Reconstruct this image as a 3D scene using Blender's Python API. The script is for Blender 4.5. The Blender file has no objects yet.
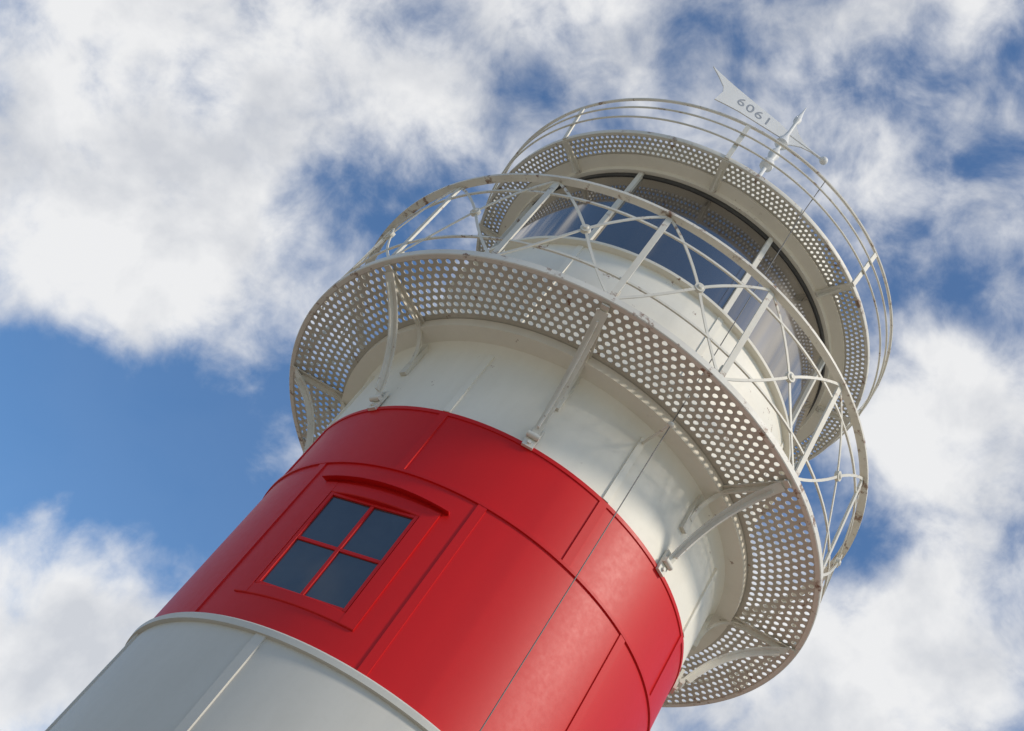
import bpy, bmesh, math, random
from mathutils import Vector, Matrix
random.seed(3)
scene=bpy.context.scene
COL=bpy.context.collection
rad=math.radians

# ---------------------------------------------------------------- materials
def new_mat(name):
    m=bpy.data.materials.new(name); m.use_nodes=True
    nt=m.node_tree; b=nt.nodes["Principled BSDF"]
    return m,nt,b
def N(nt,t,**k):
    n=nt.nodes.new(t)
    for a,v in k.items(): setattr(n,a,v)
    return n
def noise(nt,scale,detail=6,rough=.6,stretch=(1,1,1)):
    tc=N(nt,"ShaderNodeTexCoord"); mp=N(nt,"ShaderNodeMapping")
    mp.inputs["Scale"].default_value=stretch
    nz=N(nt,"ShaderNodeTexNoise"); nz.inputs["Scale"].default_value=scale
    nz.inputs["Detail"].default_value=detail; nz.inputs["Roughness"].default_value=rough
    nt.links.new(tc.outputs["Object"],mp.inputs[0]); nt.links.new(mp.outputs[0],nz.inputs["Vector"])
    return nz
def ramp(nt,src,stops):
    r=N(nt,"ShaderNodeValToRGB"); e=r.color_ramp.elements
    while len(e)<len(stops): e.new(.5)
    for i,(p,c) in enumerate(stops):
        e[i].position=p; e[i].color=(*c,1) if len(c)==3 else c
    nt.links.new(src,r.inputs[0]); return r
def mix(nt,a,b,fac):
    m=N(nt,"ShaderNodeMix",data_type='RGBA')
    for s,v in ((m.inputs[6],a),(m.inputs[7],b)):
        if hasattr(v,"links"): nt.links.new(v,s)
        else: s.default_value=(*v,1)
    if hasattr(fac,"links"): nt.links.new(fac,m.inputs[0])
    else: m.inputs[0].default_value=fac
    return m.outputs[2]
def painted(name,base,dirty,rough=.35,rust=0.0,streak=.5,bump=.05,spec=.5,fine=.35):
    m,nt,b=new_mat(name)
    s=noise(nt,3.0,6,.65,(1,1,.25)); f=noise(nt,22,4,.7)
    r1=ramp(nt,s.outputs[0],[(.42,(0,0,0)),(.75,(streak,)*3)])
    c=mix(nt,base,dirty,r1.outputs[0])
    r2=ramp(nt,f.outputs[0],[(.5,(0,0,0)),(.8,(fine,)*3)])
    c=mix(nt,c,dirty,r2.outputs[0])
    if rust>0:
        g=noise(nt,7,7,.72); r3=ramp(nt,g.outputs[0],[(.66-.12*rust,(0,0,0)),(.70-.08*rust,(.9,)*3)])
        c=mix(nt,c,(.20,.09,.04),r3.outputs[0])
    nt.links.new(c,b.inputs["Base Color"])
    rr=N(nt,"ShaderNodeMapRange"); rr.inputs[3].default_value=rough-.04; rr.inputs[4].default_value=rough+.12
    nt.links.new(f.outputs[0],rr.inputs[0]); nt.links.new(rr.outputs[0],b.inputs["Roughness"])
    bn=noise(nt,2.2,3,.5); bp=N(nt,"ShaderNodeBump"); bp.inputs["Strength"].default_value=bump; bp.inputs["Distance"].default_value=.05
    nt.links.new(bn.outputs[0],bp.inputs["Height"]); nt.links.new(bp.outputs[0],b.inputs["Normal"])
    b.inputs["Specular IOR Level"].default_value=spec
    return m
M_white=painted("white_wall_paint",(.82,.775,.665),(.66,.61,.505),.50,0.05,.4,.03,.4,.15)
M_low=painted("lower_wall_paint",(.62,.59,.52),(.49,.46,.39),.46,0,.35,.04,.5,.15)
M_red=painted("red_wall_paint",(.60,.007,.006),(.50,.008,.007),.42,0,.4,.03,.34,.12)
M_iron=painted("weathered_ironwork_paint",(.72,.685,.595),(.52,.47,.37),.5,.55,.5,.1)
M_rail=painted("rusting_rail_paint",(.74,.70,.61),(.56,.50,.40),.47,.85,.5,.1)
M_deck=painted("gallery_plate_paint",(.56,.53,.45),(.40,.365,.29),.5,.35,.5,.1)
M_rim=painted("gallery_rim_paint",(.74,.705,.62),(.60,.55,.46),.48,.80,.5,.1)
M_vane=painted("vane_paint",(.72,.715,.69),(.55,.54,.50),.45,.05,.4,.1)
def plain(name,c,r,metal=0,spec=.5):
    m,nt,b=new_mat(name)
    f=noise(nt,6,5,.6); k=tuple(x*.7 for x in c)
    rr=ramp(nt,f.outputs[0],[(.3,(0,0,0)),(.7,(1,1,1))])
    nt.links.new(mix(nt,c,k,rr.outputs[0]),b.inputs["Base Color"])
    b.inputs["Roughness"].default_value=r; b.inputs["Metallic"].default_value=metal
    b.inputs["Specular IOR Level"].default_value=spec
    return m
def reflective(name,c,fac0,fac1,rough,tint,blend=.3,wavy=0):
    m=plain(name,c,.35,0,.2); nt=m.node_tree; b=nt.nodes["Principled BSDF"]; o=nt.nodes["Material Output"]
    g=N(nt,"ShaderNodeBsdfGlossy"); g.inputs["Roughness"].default_value=rough; g.inputs["Color"].default_value=(*tint,1)
    if wavy:
        bn=noise(nt,3,1,.5); bp=N(nt,"ShaderNodeBump"); bp.inputs["Strength"].default_value=wavy; bp.inputs["Distance"].default_value=.05
        nt.links.new(bn.outputs[0],bp.inputs["Height"]); nt.links.new(bp.outputs[0],g.inputs["Normal"])
    lw=N(nt,"ShaderNodeLayerWeight"); lw.inputs["Blend"].default_value=blend
    mr=N(nt,"ShaderNodeMapRange"); mr.inputs[3].default_value=fac0; mr.inputs[4].default_value=fac1
    nt.links.new(lw.outputs["Facing"],mr.inputs[0]); ms=N(nt,"ShaderNodeMixShader")
    nt.links.new(mr.outputs[0],ms.inputs[0]); nt.links.new(b.outputs[0],ms.inputs[1]); nt.links.new(g.outputs[0],ms.inputs[2]); nt.links.new(ms.outputs[0],o.inputs[0])
    return m
M_glass=reflective("lantern_glass",(.045,.040,.038),.02,1.0,.07,(.98,.92,.84),.31)
M_pane=reflective("window_glass",(.036,.040,.043),.06,.40,.10,(.95,.92,.88),.32,.10)
M_dark=plain("dark_inner_frame",(.06,.058,.055),.4)
M_cable=plain("dark_cable",(.13,.125,.115),.5)
M_digit=plain("grey_blue_numerals",(.36,.38,.41),.5)

# ---------------------------------------------------------------- helpers
def make(name,bm,mats,parent=None,sharp=35,smooth=True):
    bmesh.ops.recalc_face_normals(bm,faces=bm.faces)
    me=bpy.data.meshes.new(name); bm.to_mesh(me); bm.free()
    if not isinstance(mats,(list,tuple)): mats=[mats]
    for m in mats: me.materials.append(m)
    if smooth:
        me.shade_smooth(); me.set_sharp_from_angle(angle=rad(sharp))
    o=bpy.data.objects.new(name,me); COL.objects.link(o)
    if parent: o.parent=parent
    return o
def lathe(bm,prof,seg=192,closed=True,mi=0,skip=None):
    rings=[]
    for r,z in prof:
        rings.append([bm.verts.new((r*math.sin(2*math.pi*i/seg),-r*math.cos(2*math.pi*i/seg),z)) for i in range(seg)])
    n=len(prof); rng=range(n if closed else n-1)
    for k in rng:
        a=rings[k]; b=rings[(k+1)%n]
        for i in range(seg):
            if skip and skip(k,i): continue
            f=bm.faces.new((a[i],a[(i+1)%seg],b[(i+1)%seg],b[i])); f.material_index=mi
    return rings
def P(x,rho,z): return Vector((x,-rho,z))       # local frame facing azimuth 0
def cyl(az,r,z):
    a=rad(az); return Vector((r*math.sin(a),-r*math.cos(a),z))
def bar(bm,p1,p2,w1,t1,w2=None,t2=None,side=None,mi=0):
    w2=w1 if w2 is None else w2; t2=t1 if t2 is None else t2
    d=(p2-p1).normalized()
    if side is None: side=Vector((1,0,0))
    s=(side-d*side.dot(d)).normalized(); u=d.cross(s)
    vs=[]
    for p,w,t in ((p1,w1,t1),(p2,w2,t2)):
        vs.append([bm.verts.new(p+s*w/2*a+u*t/2*b) for a,b in ((-1,-1),(1,-1),(1,1),(-1,1))])
    a,b=vs
    fs=[bm.faces.new(a[::-1]),bm.faces.new(b)]
    for i in range(4): fs.append(bm.faces.new((a[i],a[(i+1)%4],b[(i+1)%4],b[i])))
    for f in fs: f.material_index=mi
def strap(bm,pts,wfun,t,off=0.0):
    """flat strap bent in the radial plane x=0"""
    rings=[]; n=len(pts)
    for i,p in enumerate(pts):
        d=(pts[min(i+1,n-1)]-pts[max(i-1,0)]).normalized(); u=Vector((1,0,0)).cross(d); w=wfun(i/(n-1)); c=p+u*off
        rings.append([bm.verts.new(c+Vector((1,0,0))*w/2*a+u*t/2*b) for a,b in ((-1,-1),(1,-1),(1,1),(-1,1))])
    for i in range(n-1):
        for k in range(4): bm.faces.new((rings[i][k],rings[i][(k+1)%4],rings[i+1][(k+1)%4],rings[i+1][k]))
    bm.faces.new(rings[0][::-1]); bm.faces.new(rings[-1])
def box(bm,x0,x1,r0,r1,z0,z1,mi=0):
    v=[bm.verts.new((x,-r,z)) for z in (z0,z1) for x,r in ((x0,r0),(x1,r0),(x1,r1),(x0,r1))]
    for f in ((0,1,2,3),(4,5,6,7),(0,1,5,4),(1,2,6,5),(2,3,7,6),(3,0,4,7)):
        bm.faces.new([v[i] for i in f]).material_index=mi
def curved_board(bm,a0,a1,r0,r1,z0,z1,n=8):
    secs=[]
    for i in range(n+1):
        a=a0+(a1-a0)*i/n
        secs.append([bm.verts.new(cyl(a,r,z)) for r,z in ((r0,z0),(r1-.004,z0),(r1,z0+.005),(r1,z1-.005),(r1-.004,z1),(r0,z1))])
    m=6
    for i in range(n):
        for k in range(m): bm.faces.new((secs[i][k],secs[i][(k+1)%m],secs[i+1][(k+1)%m],secs[i+1][k]))
    bm.faces.new(secs[0]); bm.faces.new(secs[-1][::-1])
def sweep(bm,pts,w,t,cyc=False,round_=0):
    n=len(pts); rings=[]
    for i,p in enumerate(pts):
        a=pts[(i-1)%n] if (cyc or i>0) else p; b=pts[(i+1)%n] if (cyc or i<n-1) else p
        d=(b-a).normalized(); o=Vector((p.x,p.y,0)).normalized(); s=d.cross(o).normalized(); o=s.cross(d)
        if round_: rings.append([bm.verts.new(p+o*math.cos(2*math.pi*k/round_)*w/2+s*math.sin(2*math.pi*k/round_)*w/2) for k in range(round_)])
        else: rings.append([bm.verts.new(p+o*t/2*x+s*w/2*y) for x,y in ((-1,-1),(1,-1),(1,1),(-1,1))])
    m=len(rings[0])
    for i in range(n if cyc else n-1):
        a=rings[i]; b=rings[(i+1)%n]
        for k in range(m): bm.faces.new((a[k],a[(k+1)%m],b[(k+1)%m],b[k]))
    if not cyc:
        bm.faces.new(rings[0][::-1]); bm.faces.new(rings[-1])
def ringpts(r,z,n=160): return [cyl(360*i/n,r,z) for i in range(n)]
def tube(bm,p1,p2,r1,r2=None,seg=14,cap=True):
    r2=r1 if r2 is None else r2
    d=(p2-p1).normalized(); s=d.orthogonal().normalized(); u=d.cross(s)
    A=[];B=[]
    for k in range(seg):
        c=math.cos(2*math.pi*k/seg); q=math.sin(2*math.pi*k/seg)
        A.append(bm.verts.new(p1+(s*c+u*q)*r1)); B.append(bm.verts.new(p2+(s*c+u*q)*r2))
    for k in range(seg): bm.faces.new((A[k],A[(k+1)%seg],B[(k+1)%seg],B[k]))
    if cap: bm.faces.new(A[::-1]); bm.faces.new(B)
def ball(bm,c,r,seg=16):
    bmesh.ops.create_uvsphere(bm,u_segments=seg,v_segments=seg//2+2,radius=r,matrix=Matrix.Translation(c))
def perf(bm,r0,r1,rows,cols,z,th,hr,mi=0):
    dr=(r1-r0)/rows; dth=2*math.pi/cols; H=12
    for j in range(rows):
        rc=r0+dr*(j+.5); off=.5*dth if j%2 else 0
        def pt(dx,dy,zz):
            a=ac+dx; r=rc+dy
            return bm.verts.new((r*math.sin(a),-r*math.cos(a),zz))
        for i in range(cols):
            ac=i*dth+off
            lay=[]
            for zz in (z,z+th):
                cs=[pt(dth/2*sx,dr/2*sy,zz) for sx,sy in ((1,1),(-1,1),(-1,-1),(1,-1))]
                hs=[pt(hr*math.cos(rad(45+30*k))/rc,hr*math.sin(rad(45+30*k)),zz) for k in range(H)]
                lay.append((cs,hs))
                for q in range(4):
                    f=bm.faces.new([cs[q]]+[hs[(q*3+m)%H] for m in range(4)]+[cs[(q+1)%4]])
                    f.material_index=mi
                    if zz==z: f.normal_flip()
            h0=lay[0][1]; h1=lay[1][1]
            for k in range(H):
                bm.faces.new((h0[k],h0[(k+1)%H],h1[(k+1)%H],h1[k])).material_index=mi
def repeat(proto,angles):
    out=[]
    kids=list(proto.children)
    for i,a in enumerate(angles):
        o=proto if i==0 else proto.copy()
        if i: COL.objects.link(o)
        o.rotation_euler=(0,0,rad(a))
        if i:
            for k in kids:
                c=k.copy(); COL.objects.link(c); c.parent=o
        out.append(o)
    return out
A0=-8.8   # azimuth of one of the joints between the iron plates
def joints(step,first=0): 
    a=[]; x=A0+first
    for i in range(int(round(360/step))): a.append(((x+i*step+180)%360)-180)
    return a

# ---------------------------------------------------------------- lighthouse
GZ=-1.6
root=bpy.data.objects.new("lighthouse",None); COL.objects.link(root); root.location=(0,0,GZ)
root["label"]="red and white banded iron lighthouse with two perforated galleries"
root["category"]="lighthouse"
root.empty_display_size=1
def part(o):
    o.parent=root; o.matrix_parent_inverse=Matrix.Translation((0,0,-GZ)); return o

R=lambda z:1.5-.0075*(z-3.193)
zA,zC,zB,zD=3.193,4.528,5.10,5.875
bm=bmesh.new()
lathe(bm,[(1.90,GZ),(1.90,GZ+.35),(1.60,GZ+.45),(1.506,zA-.05),(1.533,zA-.046),(1.536,zA-.010),(1.530,zA),(1.44,zA),(1.44,GZ)])
low=part(make("lower_wall",bm,M_low))
def seam(name,z0,z1,rr,mat,par,w=.062,th=.012):
    bm=bmesh.new()
    g=[]
    for zz in (z0,z1):
        for (x,d) in [(-w/2,-.004),(-w/2+.002,th),(w/2-.002,th),(w/2,-.004)]:
            g.append(bm.verts.new((x,-(rr(zz)+d),zz)))
    for k in range(3): bm.faces.new((g[k],g[k+1],g[k+5],g[k+4]))
    bm.faces.new(g[:4]); bm.faces.new(g[4:][::-1])
    o=make(name,bm,mat,par); return o
rl=lambda z:1.60+(1.506-1.60)*(z-(GZ+.45))/(zA-.05-GZ-.45)
s=seam("seam_strip",GZ+.46,zA-.048,rl,M_low,low,.07,.013); repeat(s,joints(45,-22.5))
# red wall, with an opening for the window (13 facets wide)
WA=-30.9375; gz0,gz1=3.470,4.240
bm=bmesh.new()
def sk(k,i): return k==1 and (192-23)<=i<=(192-11)
lathe(bm,[(R(zA)+.006,zA+.001),(R(gz0)+.006,gz0-.006),(R(gz1)+.006,gz1+.006),(R(zC)+.006,zC-.014),(R(zC)+.018,zC-.012),(R(zC)+.019,zC+.008),(R(zC)-.001,zC+.012),(R(zB),zB-.03),(R(zB)+.008,zB-.028),(R(zB)+.008,zB),(1.40,zB),(1.40,zA+.001)],skip=sk)
red=part(make("red_wall",bm,M_red))
s=seam("seam_strip",zA+.002,zC-.013,lambda z:R(z)+.006,M_red,red,.062,.009); repeat(s,joints(45))
s=seam("seam_strip",zC+.013,zB-.029,R,M_red,red,.062,.009); repeat(s,joints(45,-22.5))
bm=bmesh.new()
lathe(bm,[(R(zB)-.002,zB+.001),(1.482,5.70),(1.49,5.755),(1.515,5.79),(1.64,5.80),(1.645,5.868),(1.44,5.868),(1.44,zB+.001)])
upw=part(make("upper_wall",bm,M_white))
s=seam("seam_strip",zB+.002,5.70,lambda z:1.484,M_white,upw,.05,.014); repeat(s,joints(45,-22.5))

# window -----------------------------------------------------------
ai=11.95; ao=15.5; gx=1.47*math.sin(rad(ai))
bm=bmesh.new(); rc_=1.515
curved_board(bm,-ao,-ai,1.41,rc_,3.390,4.325,4); curved_board(bm,ai,ao,1.41,rc_,3.390,4.325,4)
curved_board(bm,-ai,ai,1.41,rc_-.0015,3.390,gz0); curved_board(bm,-ai,ai,1.41,rc_-.0015,gz1,4.325)
win=part(make("window",bm,M_red,sharp=25))
bm=bmesh.new(); S=1.482; b=.020
box(bm,-gx-.004,-gx+b,1.415,S,gz0,gz1); box(bm,gx-b,gx+.004,1.415,S,gz0,gz1)
box(bm,-gx+b,gx-b,1.415,S,gz0,gz0+b); box(bm,-gx+b,gx-b,1.415,S,gz1-b,gz1)
zm=(gz0+gz1)/2
box(bm,-.012,.012,1.425,S-.002,gz0+b,gz1-b); box(bm,-gx+b,-.012,1.425,S-.004,zm-.012,zm+.012); box(bm,.012,gx-b,1.425,S-.004,zm-.012,zm+.012)
fr=make("sash_frame",bm,M_red,win,smooth=False); md=fr.modifiers.new("b","BEVEL"); md.width=.003; md.segments=2
bm=bmesh.new(); box(bm,-gx+.01,gx-.01,1.43,S-.014,gz0+.01,gz1-.01); make("pane",bm,M_pane,win,smooth=False)
bm=bmesh.new()
n=20; secs=[]
for i in range(n+1):
    t=-1+2*i/n; a=t*17.0; rise=.016*(1-t*t); zz=4.342+rise
    out=1.553-.008*t*t
    secs.append([bm.verts.new(cyl(a,r,z)) for r,z in ((1.49,zz+.016),(out,zz+.005),(out,zz-.004),(1.49,zz+.006))])
for i in range(n):
    for k in range(4): bm.faces.new((secs[i][k],secs[i][(k+1)%4],secs[i+1][(k+1)%4],secs[i+1][k]))
bm.faces.new(secs[0]); bm.faces.new(secs[-1])
make("hood",bm,M_red,win)
win.rotation_euler=(0,0,rad(WA))

# gallery ----------------------------------------------------------
zR=zD+.048
bm=bmesh.new()
perf(bm,1.672,2.120,8,184,zD,.006,.0194)
lathe(bm,[(1.60,zD-.002),(1.673,zD-.002),(1.673,zD+.01),(1.60,zD+.01)])
gal=part(make("gallery_deck",bm,M_deck,smooth=False))
bm=bmesh.new()
lathe(bm,[(2.118,zD-.006),(2.150,zD-.006),(2.156,zD),(2.156,zR),(2.146,zR),(2.144,zD+.010),(2.118,zD+.010)])
make("rim",bm,M_rim,gal)
bm=bmesh.new()
foot=P(0,1.520,5.14); top=P(0,2.08,5.838); ctrl=P(0,1.66,5.62)
pts=[foot*(1-t)**2+ctrl*2*t*(1-t)+top*t*t for t in [i/14 for i in range(15)]]
strap(bm,pts,lambda t:.048+.030*t,.012)
strap(bm,pts[1:-1],lambda t:.012,.040,.024)
bar(bm,P(0,1.645,5.852),P(0,2.125,5.852),.056,.012)
bar(bm,P(0,1.60,5.825),P(0,2.02,5.825),.012,.042)
pts=[P(0,1.51+.22*(1-math.cos(t)),5.56+.27*math.sin(t)) for t in [i*math.pi/2/10 for i in range(11)]]
strap(bm,pts,lambda t:.034,.012)
bar(bm,P(0,1.498,5.46),P(0,1.498,5.80),.055,.030)
bar(bm,P(0,1.503,5.07),P(0,1.503,5.24),.075,.022)
tube(bm,P(-.042,1.530,5.15),P(.042,1.530,5.15),.020)
for zz in (5.10,5.205): tube(bm,P(0,1.51,zz),P(0,1.528,zz),.014,seg=6)
br=make("bracket",bm,M_iron,gal,sharp=30); repeat(br,joints(45))

# gallery railing --------------------------------------------------
rT=2.149; zT=6.878; zM=6.425
bm=bmesh.new(); sweep(bm,ringpts(rT,zT),.022,.058,True)
railing=part(make("gallery_railing",bm,M_rail))
for z_ in (6.72,6.12):
    bm=bmesh.new(); sweep(bm,ringpts(rT-.016,z_),.017,.014,True); make("middle_rail",bm,M_iron,railing)
bm=bmesh.new(); bar(bm,P(0,rT-.012,zD+.0),P(0,rT-.012,zT-.012),.042,.016)
bar(bm,P(0,rT-.035,zD+.012),P(0,rT-.035,zD+.16),.05,.03,.05,.012)
po=make("post",bm,M_iron,railing); repeat(po,joints(22.5))
bm=bmesh.new()
def surf(a,z,r): return Vector((r*math.sin(a),-r*math.cos(a),z))
hb=rad(11.25)-.010
for sgn in (-1,1):
    pts=[]
    for i in range(15):
        t=-1+2*i/14; t2=t*(1.24-.24*abs(t))
        z=zM+(zT-.02-zM)*t2 if t>0 else zM+(zM-zR)*t2
        pts.append(surf(hb*sgn*t,z,rT-.01+.005*sgn))
    sweep(bm,pts,.019,.008)
x=make("cross_brace",bm,M_iron,railing)
bm=bmesh.new(); tube(bm,P(0,rT-.024,zM),P(0,rT+.004,zM),.036,seg=20); tube(bm,P(0,rT+.004,zM),P(0,rT+.014,zM),.024,.014,seg=20)
bo=make("boss",bm,M_iron,railing)
repeat(x,joints(22.5,11.25)); repeat(bo,joints(22.5,11.25))

# lantern room -----------------------------------------------------
rL=1.485; zS=7.10; zG=8.17
bm=bmesh.new()
lathe(bm,[(rL+.02,zD+.012),(rL+.02,zD+.08),(rL,zD+.09),(rL,zS-.03),(rL+.05,zS-.025),(rL+.055,zS-.005),(rL+.045,zS),(1.40,zS),(1.40,zD+.012)])
lan=part(make("lantern_wall",bm,M_white))
s=seam("seam_strip",zD+.092,zS-.031,lambda z:rL,M_white,lan,.05,.010); repeat(s,joints(45,-22.5))
bm=bmesh.new(); lathe(bm,[(rL-.03,zS+.001),(rL-.03,zG),(1.40,zG),(1.40,zS+.001)])
make("lantern_glass",bm,M_glass,lan)
bm=bmesh.new(); bar(bm,P(0,rL-.018,zS+.001),P(0,rL-.018,zG-.001),.040,.03)
mu=make("mullion",bm,M_iron,lan); repeat(mu,joints(45,-22.5))
bm=bmesh.new(); lathe(bm,[(rL-.028,8.13),(rL-.020,8.133),(rL-.020,zG-.002),(rL-.028,zG-.002)])
make("glazing_head",bm,M_dark,lan)
bm=bmesh.new()
lathe(bm,[(1.42,zG+.001),(rL+.01,zG+.001),(rL+.02,zG+.03),(1.60,zG+.045),(1.60,8.228),(1.42,8.228)])
make("head_ring",bm,M_white,lan)

# upper gallery ----------------------------------------------------
zU=8.232
bm=bmesh.new()
perf(bm,1.605,1.765,4,240,zU,.006,.0130)
lathe(bm,[(1.50,zU-.001),(1.606,zU-.001),(1.606,zU+.01),(1.50,zU+.01)])
ug=part(make("upper_gallery_deck",bm,M_deck,smooth=False))
bm=bmesh.new()
lathe(bm,[(1.762,zU-.006),(1.786,zU-.006),(1.790,zU),(1.790,zU+.035),(1.782,zU+.035),(1.780,zU+.008),(1.762,zU+.008)])
make("rim",bm,M_rim,ug)
bm=bmesh.new()
bar(bm,P(0,1.50,8.19),P(0,1.775,8.222),.060,.03,.060,.012)
bar(bm,P(0,1.52,8.165),P(0,1.70,8.20),.014,.07,.014,.02)
b2=make("bracket",bm,M_iron,ug); repeat(b2,joints(45))
bm=bmesh.new(); sweep(bm,ringpts(1.854,8.654,200),.026,0,True,round_=8)
ur=part(make("upper_railing",bm,M_rail))
for z_,r_ in ((8.53,1.85),(8.40,1.835)):
    bm=bmesh.new(); sweep(bm,ringpts(r_,z_,200),.017,0,True,round_=8); make("middle_rail",bm,M_iron,ur)
bm=bmesh.new(); bar(bm,P(0,1.795,zU),P(0,1.856,8.654),.038,.012)
p2=make("post",bm,M_iron,ur); repeat(p2,joints(45))

# roof -------------------------------------------------------------
bm=bmesh.new()
prof=[(1.52,zU+.012),(1.52,8.34)]
for i in range(13):
    t=i/12*math.pi/2; prof.append((.22+1.28*math.cos(t),8.36+.95*math.sin(t)))
lathe(bm,prof+[(.20,9.30),(.20,9.26),(1.40,zU+.012)],96)
roof=part(make("roof",bm,M_white))
bm=bmesh.new()
lathe(bm,[(.001,9.26),(.22,9.26),(.20,9.45),(.30,9.50),(.33,9.68),(.25,9.86),(.10,9.95),(.05,10.1),(.001,10.1)],48,False)
make("ventilator",bm,M_white,roof)

# weather vane -----------------------------------------------------
bm=bmesh.new()
lathe(bm,[(.001,10.0),(.022,10.0),(.022,10.86),(.065,10.90),(.070,10.96),(.036,11.02),(.045,11.08),(.060,11.14),(.04,11.21),(.020,11.26),(.020,11.30),(.070,11.36),(.050,11.44),(.025,11.52),(.018,11.60),(.018,11.80),(.038,11.84),(.040,11.89),(.026,11.94),(.011,12.06),(.002,12.17),(.001,12.17)],20,False)
vane=part(make("weather_vane",bm,M_vane))
z0=11.57
def plate(bm,poly,th):
    vs=[[bm.verts.new((x,th*sg,z0+z)) for x,z in poly] for sg in (-1,1)]
    bm.faces.new(vs[0]); bm.faces.new(vs[1][::-1]); n=len(poly)
    for i in range(n): bm.faces.new((vs[0][i],vs[0][(i+1)%n],vs[1][(i+1)%n],vs[1][i]))
bm=bmesh.new()
plate(bm,[(-1.03,.18),(-.92,.095),(-.82,.0),(-.79,-.08),(-.81,-.27),(-.70,-.235),(-.55,-.195),(-.14,-.14),(-.015,-.12),(-.015,.04),(-.14,.07),(-.50,.10),(-.75,.125),(-.92,.155)],.006)
cu=bpy.data.curves.new("num","FONT"); cu.body="6061"; cu.size=.19; cu.extrude=.008; cu.offset=.0; cu.align_x='CENTER'; cu.align_y='CENTER'; cu.space_character=1.15
to=bpy.data.objects.new("num",cu); COL.objects.link(to); bpy.context.view_layer.update()
me=bpy.data.meshes.new_from_object(to.evaluated_get(bpy.context.evaluated_depsgraph_get())); bpy.data.objects.remove(to)
me.transform(Matrix.Translation((-.41,0,z0-.045))@Matrix.Rotation(rad(90),4,'X'))
for p in me.polygons: p.material_index=0
nf=len(bm.faces); bm.from_mesh(me); bm.faces.ensure_lookup_table()
for f in bm.faces[nf:]: f.material_index=1
pen=make("pennant",bm,[M_vane,M_digit],vane,smooth=False)
bm=bmesh.new(); tube(bm,Vector((.0,0,z0)),Vector((.43,0,z0)),.014); ball(bm,Vector((.45,0,z0)),.045)
plate(bm,[(.015,.22),(.08,.12),(.18,.04),(.28,.018),(.28,-.018),(.18,-.05),(.08,-.13),(.015,-.20)],.006)
make("pointer",bm,M_vane,vane)
vane.rotation_euler=(0,0,rad(3.5))

# lightning cable --------------------------------------------------
bm=bmesh.new(); a=13.7; tube(bm,cyl(a,1.80,GZ),cyl(a,1.80,zU),.0036,seg=8); tube(bm,cyl(a,1.80,zU),cyl(a,1.856,8.654),.0036,seg=8)
cab=part(make("lightning_cable",bm,M_cable))
bm=bmesh.new(); tube(bm,cyl(a,1.47,5.66),cyl(a,1.81,5.66),.010,seg=8); ball(bm,cyl(a,1.80,5.66),.022)
make("cable_clip",bm,M_iron,cab)

# ---------------------------------------------------------------- ground
bm=bmesh.new(); bmesh.ops.create_grid(bm,x_segments=4,y_segments=4,size=3000)
m,nt,b=new_mat("gravel_ground"); nz=noise(nt,.8,10,.7); r=ramp(nt,nz.outputs[0],[(.3,(.25,.215,.165)),(.7,(.37,.33,.26))]); nt.links.new(r.outputs[0],b.inputs["Base Color"]); b.inputs["Roughness"].default_value=.9
g=make("ground",bm,m,smooth=False); g.location=(0,0,GZ); g["kind"]="structure"

# ---------------------------------------------------------------- world
SUN_AZ=56; SUN_EL=38     # azimuth measured from -Y towards +X
w=bpy.data.worlds.new("World"); scene.world=w; w.use_nodes=True; nt=w.node_tree; nt.nodes.clear()
out=N(nt,"ShaderNodeOutputWorld"); bg=N(nt,"ShaderNodeBackground"); bg2=N(nt,"ShaderNodeBackground"); mx=N(nt,"ShaderNodeMixShader")
sky=N(nt,"ShaderNodeTexSky"); sky.sky_type='NISHITA'; sky.sun_disc=False
sdir=Vector((math.sin(rad(SUN_AZ))*math.cos(rad(SUN_EL)),-math.cos(rad(SUN_AZ))*math.cos(rad(SUN_EL)),math.sin(rad(SUN_EL))))
sky.sun_elevation=rad(SUN_EL); sky.sun_rotation=math.atan2(sdir.x,sdir.y)
sky.ozone_density=3.0; sky.dust_density=.2; sky.air_density=1.0
hs=N(nt,"ShaderNodeHueSaturation"); hs.inputs["Saturation"].default_value=1.2; nt.links.new(sky.outputs[0],hs.inputs["Color"])
nt.links.new(hs.outputs[0],bg.inputs[0]); bg.inputs[1].default_value=.15
tc=N(nt,"ShaderNodeTexCoord"); dirv=tc.outputs["Generated"]
def wnoise(scale,detail,rough,distort=0,offset=(0,0,0)):
    mp=N(nt,"ShaderNodeMapping"); mp.inputs["Location"].default_value=offset; nt.links.new(dirv,mp.inputs[0])
    n=N(nt,"ShaderNodeTexNoise"); n.inputs["Scale"].default_value=scale; n.inputs["Detail"].default_value=detail; n.inputs["Roughness"].default_value=rough; n.inputs["Distortion"].default_value=distort
    nt.links.new(mp.outputs[0],n.inputs["Vector"]); return n.outputs[0]
def mth(op,a,b=None,c=None):
    m=N(nt,"ShaderNodeMath",operation=op)
    for i,v in enumerate((a,b,c)):
        if v is None: continue
        if hasattr(v,"links"): nt.links.new(v,m.inputs[i])
        else: m.inputs[i].default_value=v
    return m.outputs[0]
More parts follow.
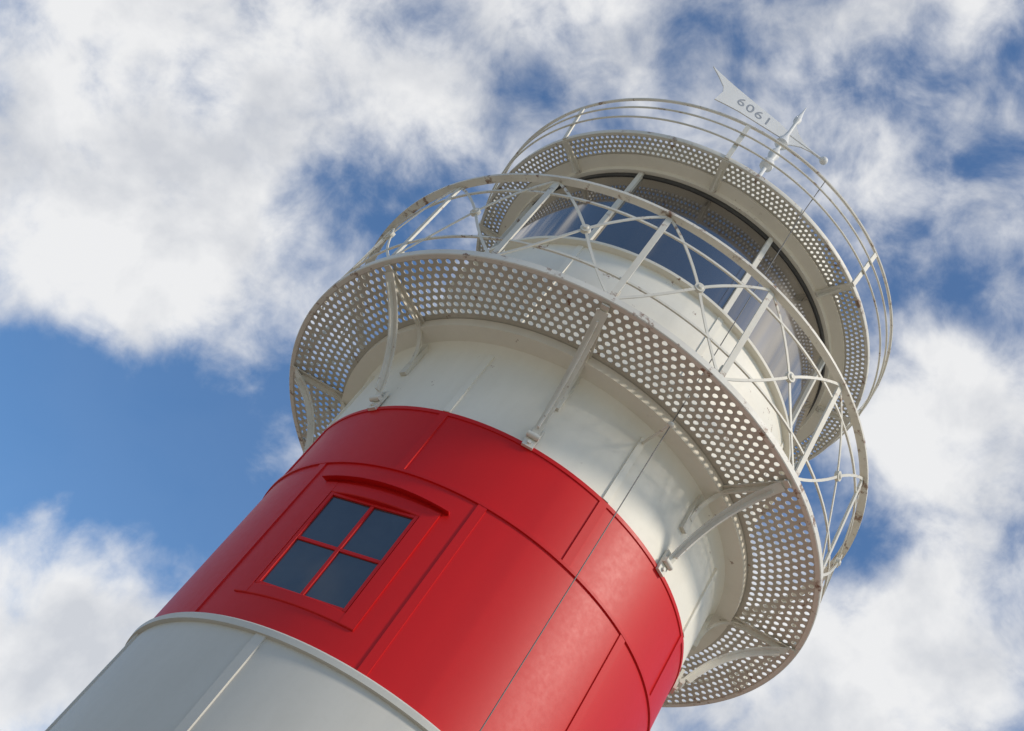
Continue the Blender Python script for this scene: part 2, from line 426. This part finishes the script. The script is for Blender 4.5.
LOBES=[((-.445,.661,.604),.16,.22),((-.395,.725,.564),.15,.40),((-.394,.762,.515),.11,.45),((-.378,.658,.651),.13,.32),((-.33,.633,.70),.13,.38),
((-.302,.735,.608),.11,.43),((-.301,.773,.558),.09,.28),((-.365,.685,.63),.045,-.5),((-.222,.642,.734),.10,.42),((-.27,.600,.75),.06,-.15),
((-.177,.577,.797),.10,.30),((-.10,.549,.83),.11,.20),((-.03,.54,.843),.07,.05),((.02,.49,.87),.14,.14),((.068,.444,.893),.08,.12),
((-.284,.847,.449),.14,-.36),((-.236,.827,.51),.13,-.40),((-.341,.831,.441),.08,-.22),((-.235,.72,.652),.08,-.20),
((-.23,.914,.333),.13,.5),((.221,.628,.746),.10,.62),((.176,.639,.749),.08,.38),
((.141,.564,.813),.10,-.12),((.218,.714,.665),.06,-.3),((.296,.706,.643),.13,.5),((.219,.765,.606),.14,.42),
((.66,-.12,.74),.38,1.2),((-.60,-.35,.72),.45,-.7),((0,-.70,.72),.42,-.6)]  # this row: unseen cloud and clear gaps added to shape the lantern glass reflections
acc=None
for c,s_,wt in LOBES:
    d=N(nt,"ShaderNodeVectorMath",operation='DISTANCE'); nt.links.new(dirv,d.inputs[0]); d.inputs[1].default_value=Vector(c).normalized()
    mr=N(nt,"ShaderNodeMapRange",interpolation_type='SMOOTHERSTEP'); mr.inputs[1].default_value=0; mr.inputs[2].default_value=s_*1.15; mr.inputs[3].default_value=wt; mr.inputs[4].default_value=0
    nt.links.new(d.outputs["Value"],mr.inputs[0])
    acc=mr.outputs[0] if acc is None else mth('ADD',acc,mr.outputs[0])
n1=wnoise(8.0,9,.56,.25); n2=wnoise(22,7,.57,.4,(3,1,2))
dens=mth('ADD',mth('MULTIPLY_ADD',n1,2.2,-1.14),mth('MULTIPLY_ADD',n2,1.0,-.50))
dens=mth('ADD',dens,mth('MINIMUM',acc,.50))
al=N(nt,"ShaderNodeMapRange",interpolation_type='SMOOTHSTEP'); al.inputs[1].default_value=-.28; al.inputs[2].default_value=.56; nt.links.new(dens,al.inputs[0])
n3=wnoise(10,6,.54,.15,(7,2,5))
cr=ramp(nt,n3,[(.36,(.70,.72,.76)),(.56,(.97,.97,.97))])
nt.links.new(cr.outputs[0],bg2.inputs[0]); bg2.inputs[1].default_value=.92
nt.links.new(mth('MULTIPLY_ADD',al.outputs[0],.91,.04),mx.inputs[0])
nt.links.new(bg.outputs[0],mx.inputs[1]); nt.links.new(bg2.outputs[0],mx.inputs[2]); nt.links.new(mx.outputs[0],out.inputs[0])
w.cycles.sampling_method='MANUAL'; w.cycles.sample_map_resolution=512
# sun
sl=bpy.data.lights.new("sun","SUN"); sl.energy=2.6; sl.angle=rad(9); sl.color=(1,.91,.78)
so=bpy.data.objects.new("sun",sl); COL.objects.link(so); so.rotation_euler=sdir.to_track_quat('Z','Y').to_euler(); so.location=(20,-20,30)

# ---------------------------------------------------------------- camera
pt,yw,rl_=rad(41.249),rad(-5.528),rad(38.265)
Fv=Vector((math.sin(yw)*math.cos(pt),math.cos(yw)*math.cos(pt),math.sin(pt)))
R0=Vector((math.cos(yw),-math.sin(yw),0)); U0=R0.cross(Fv)
Rv=math.cos(rl_)*R0+math.sin(rl_)*U0; Uv=-math.sin(rl_)*R0+math.cos(rl_)*U0
cd=bpy.data.cameras.new("camera"); co=bpy.data.objects.new("camera",cd); COL.objects.link(co)
cd.sensor_width=36; cd.lens=1319.7/1024*36; cd.clip_end=10000; cd.clip_start=.1
m4=Matrix((Rv,Uv,-Fv)).transposed().to_4x4(); m4.translation=Vector((0,-7.782,0)); co.matrix_world=m4
scene.camera=co
scene.view_settings.view_transform='Standard'; scene.view_settings.look='None'; scene.view_settings.exposure=0
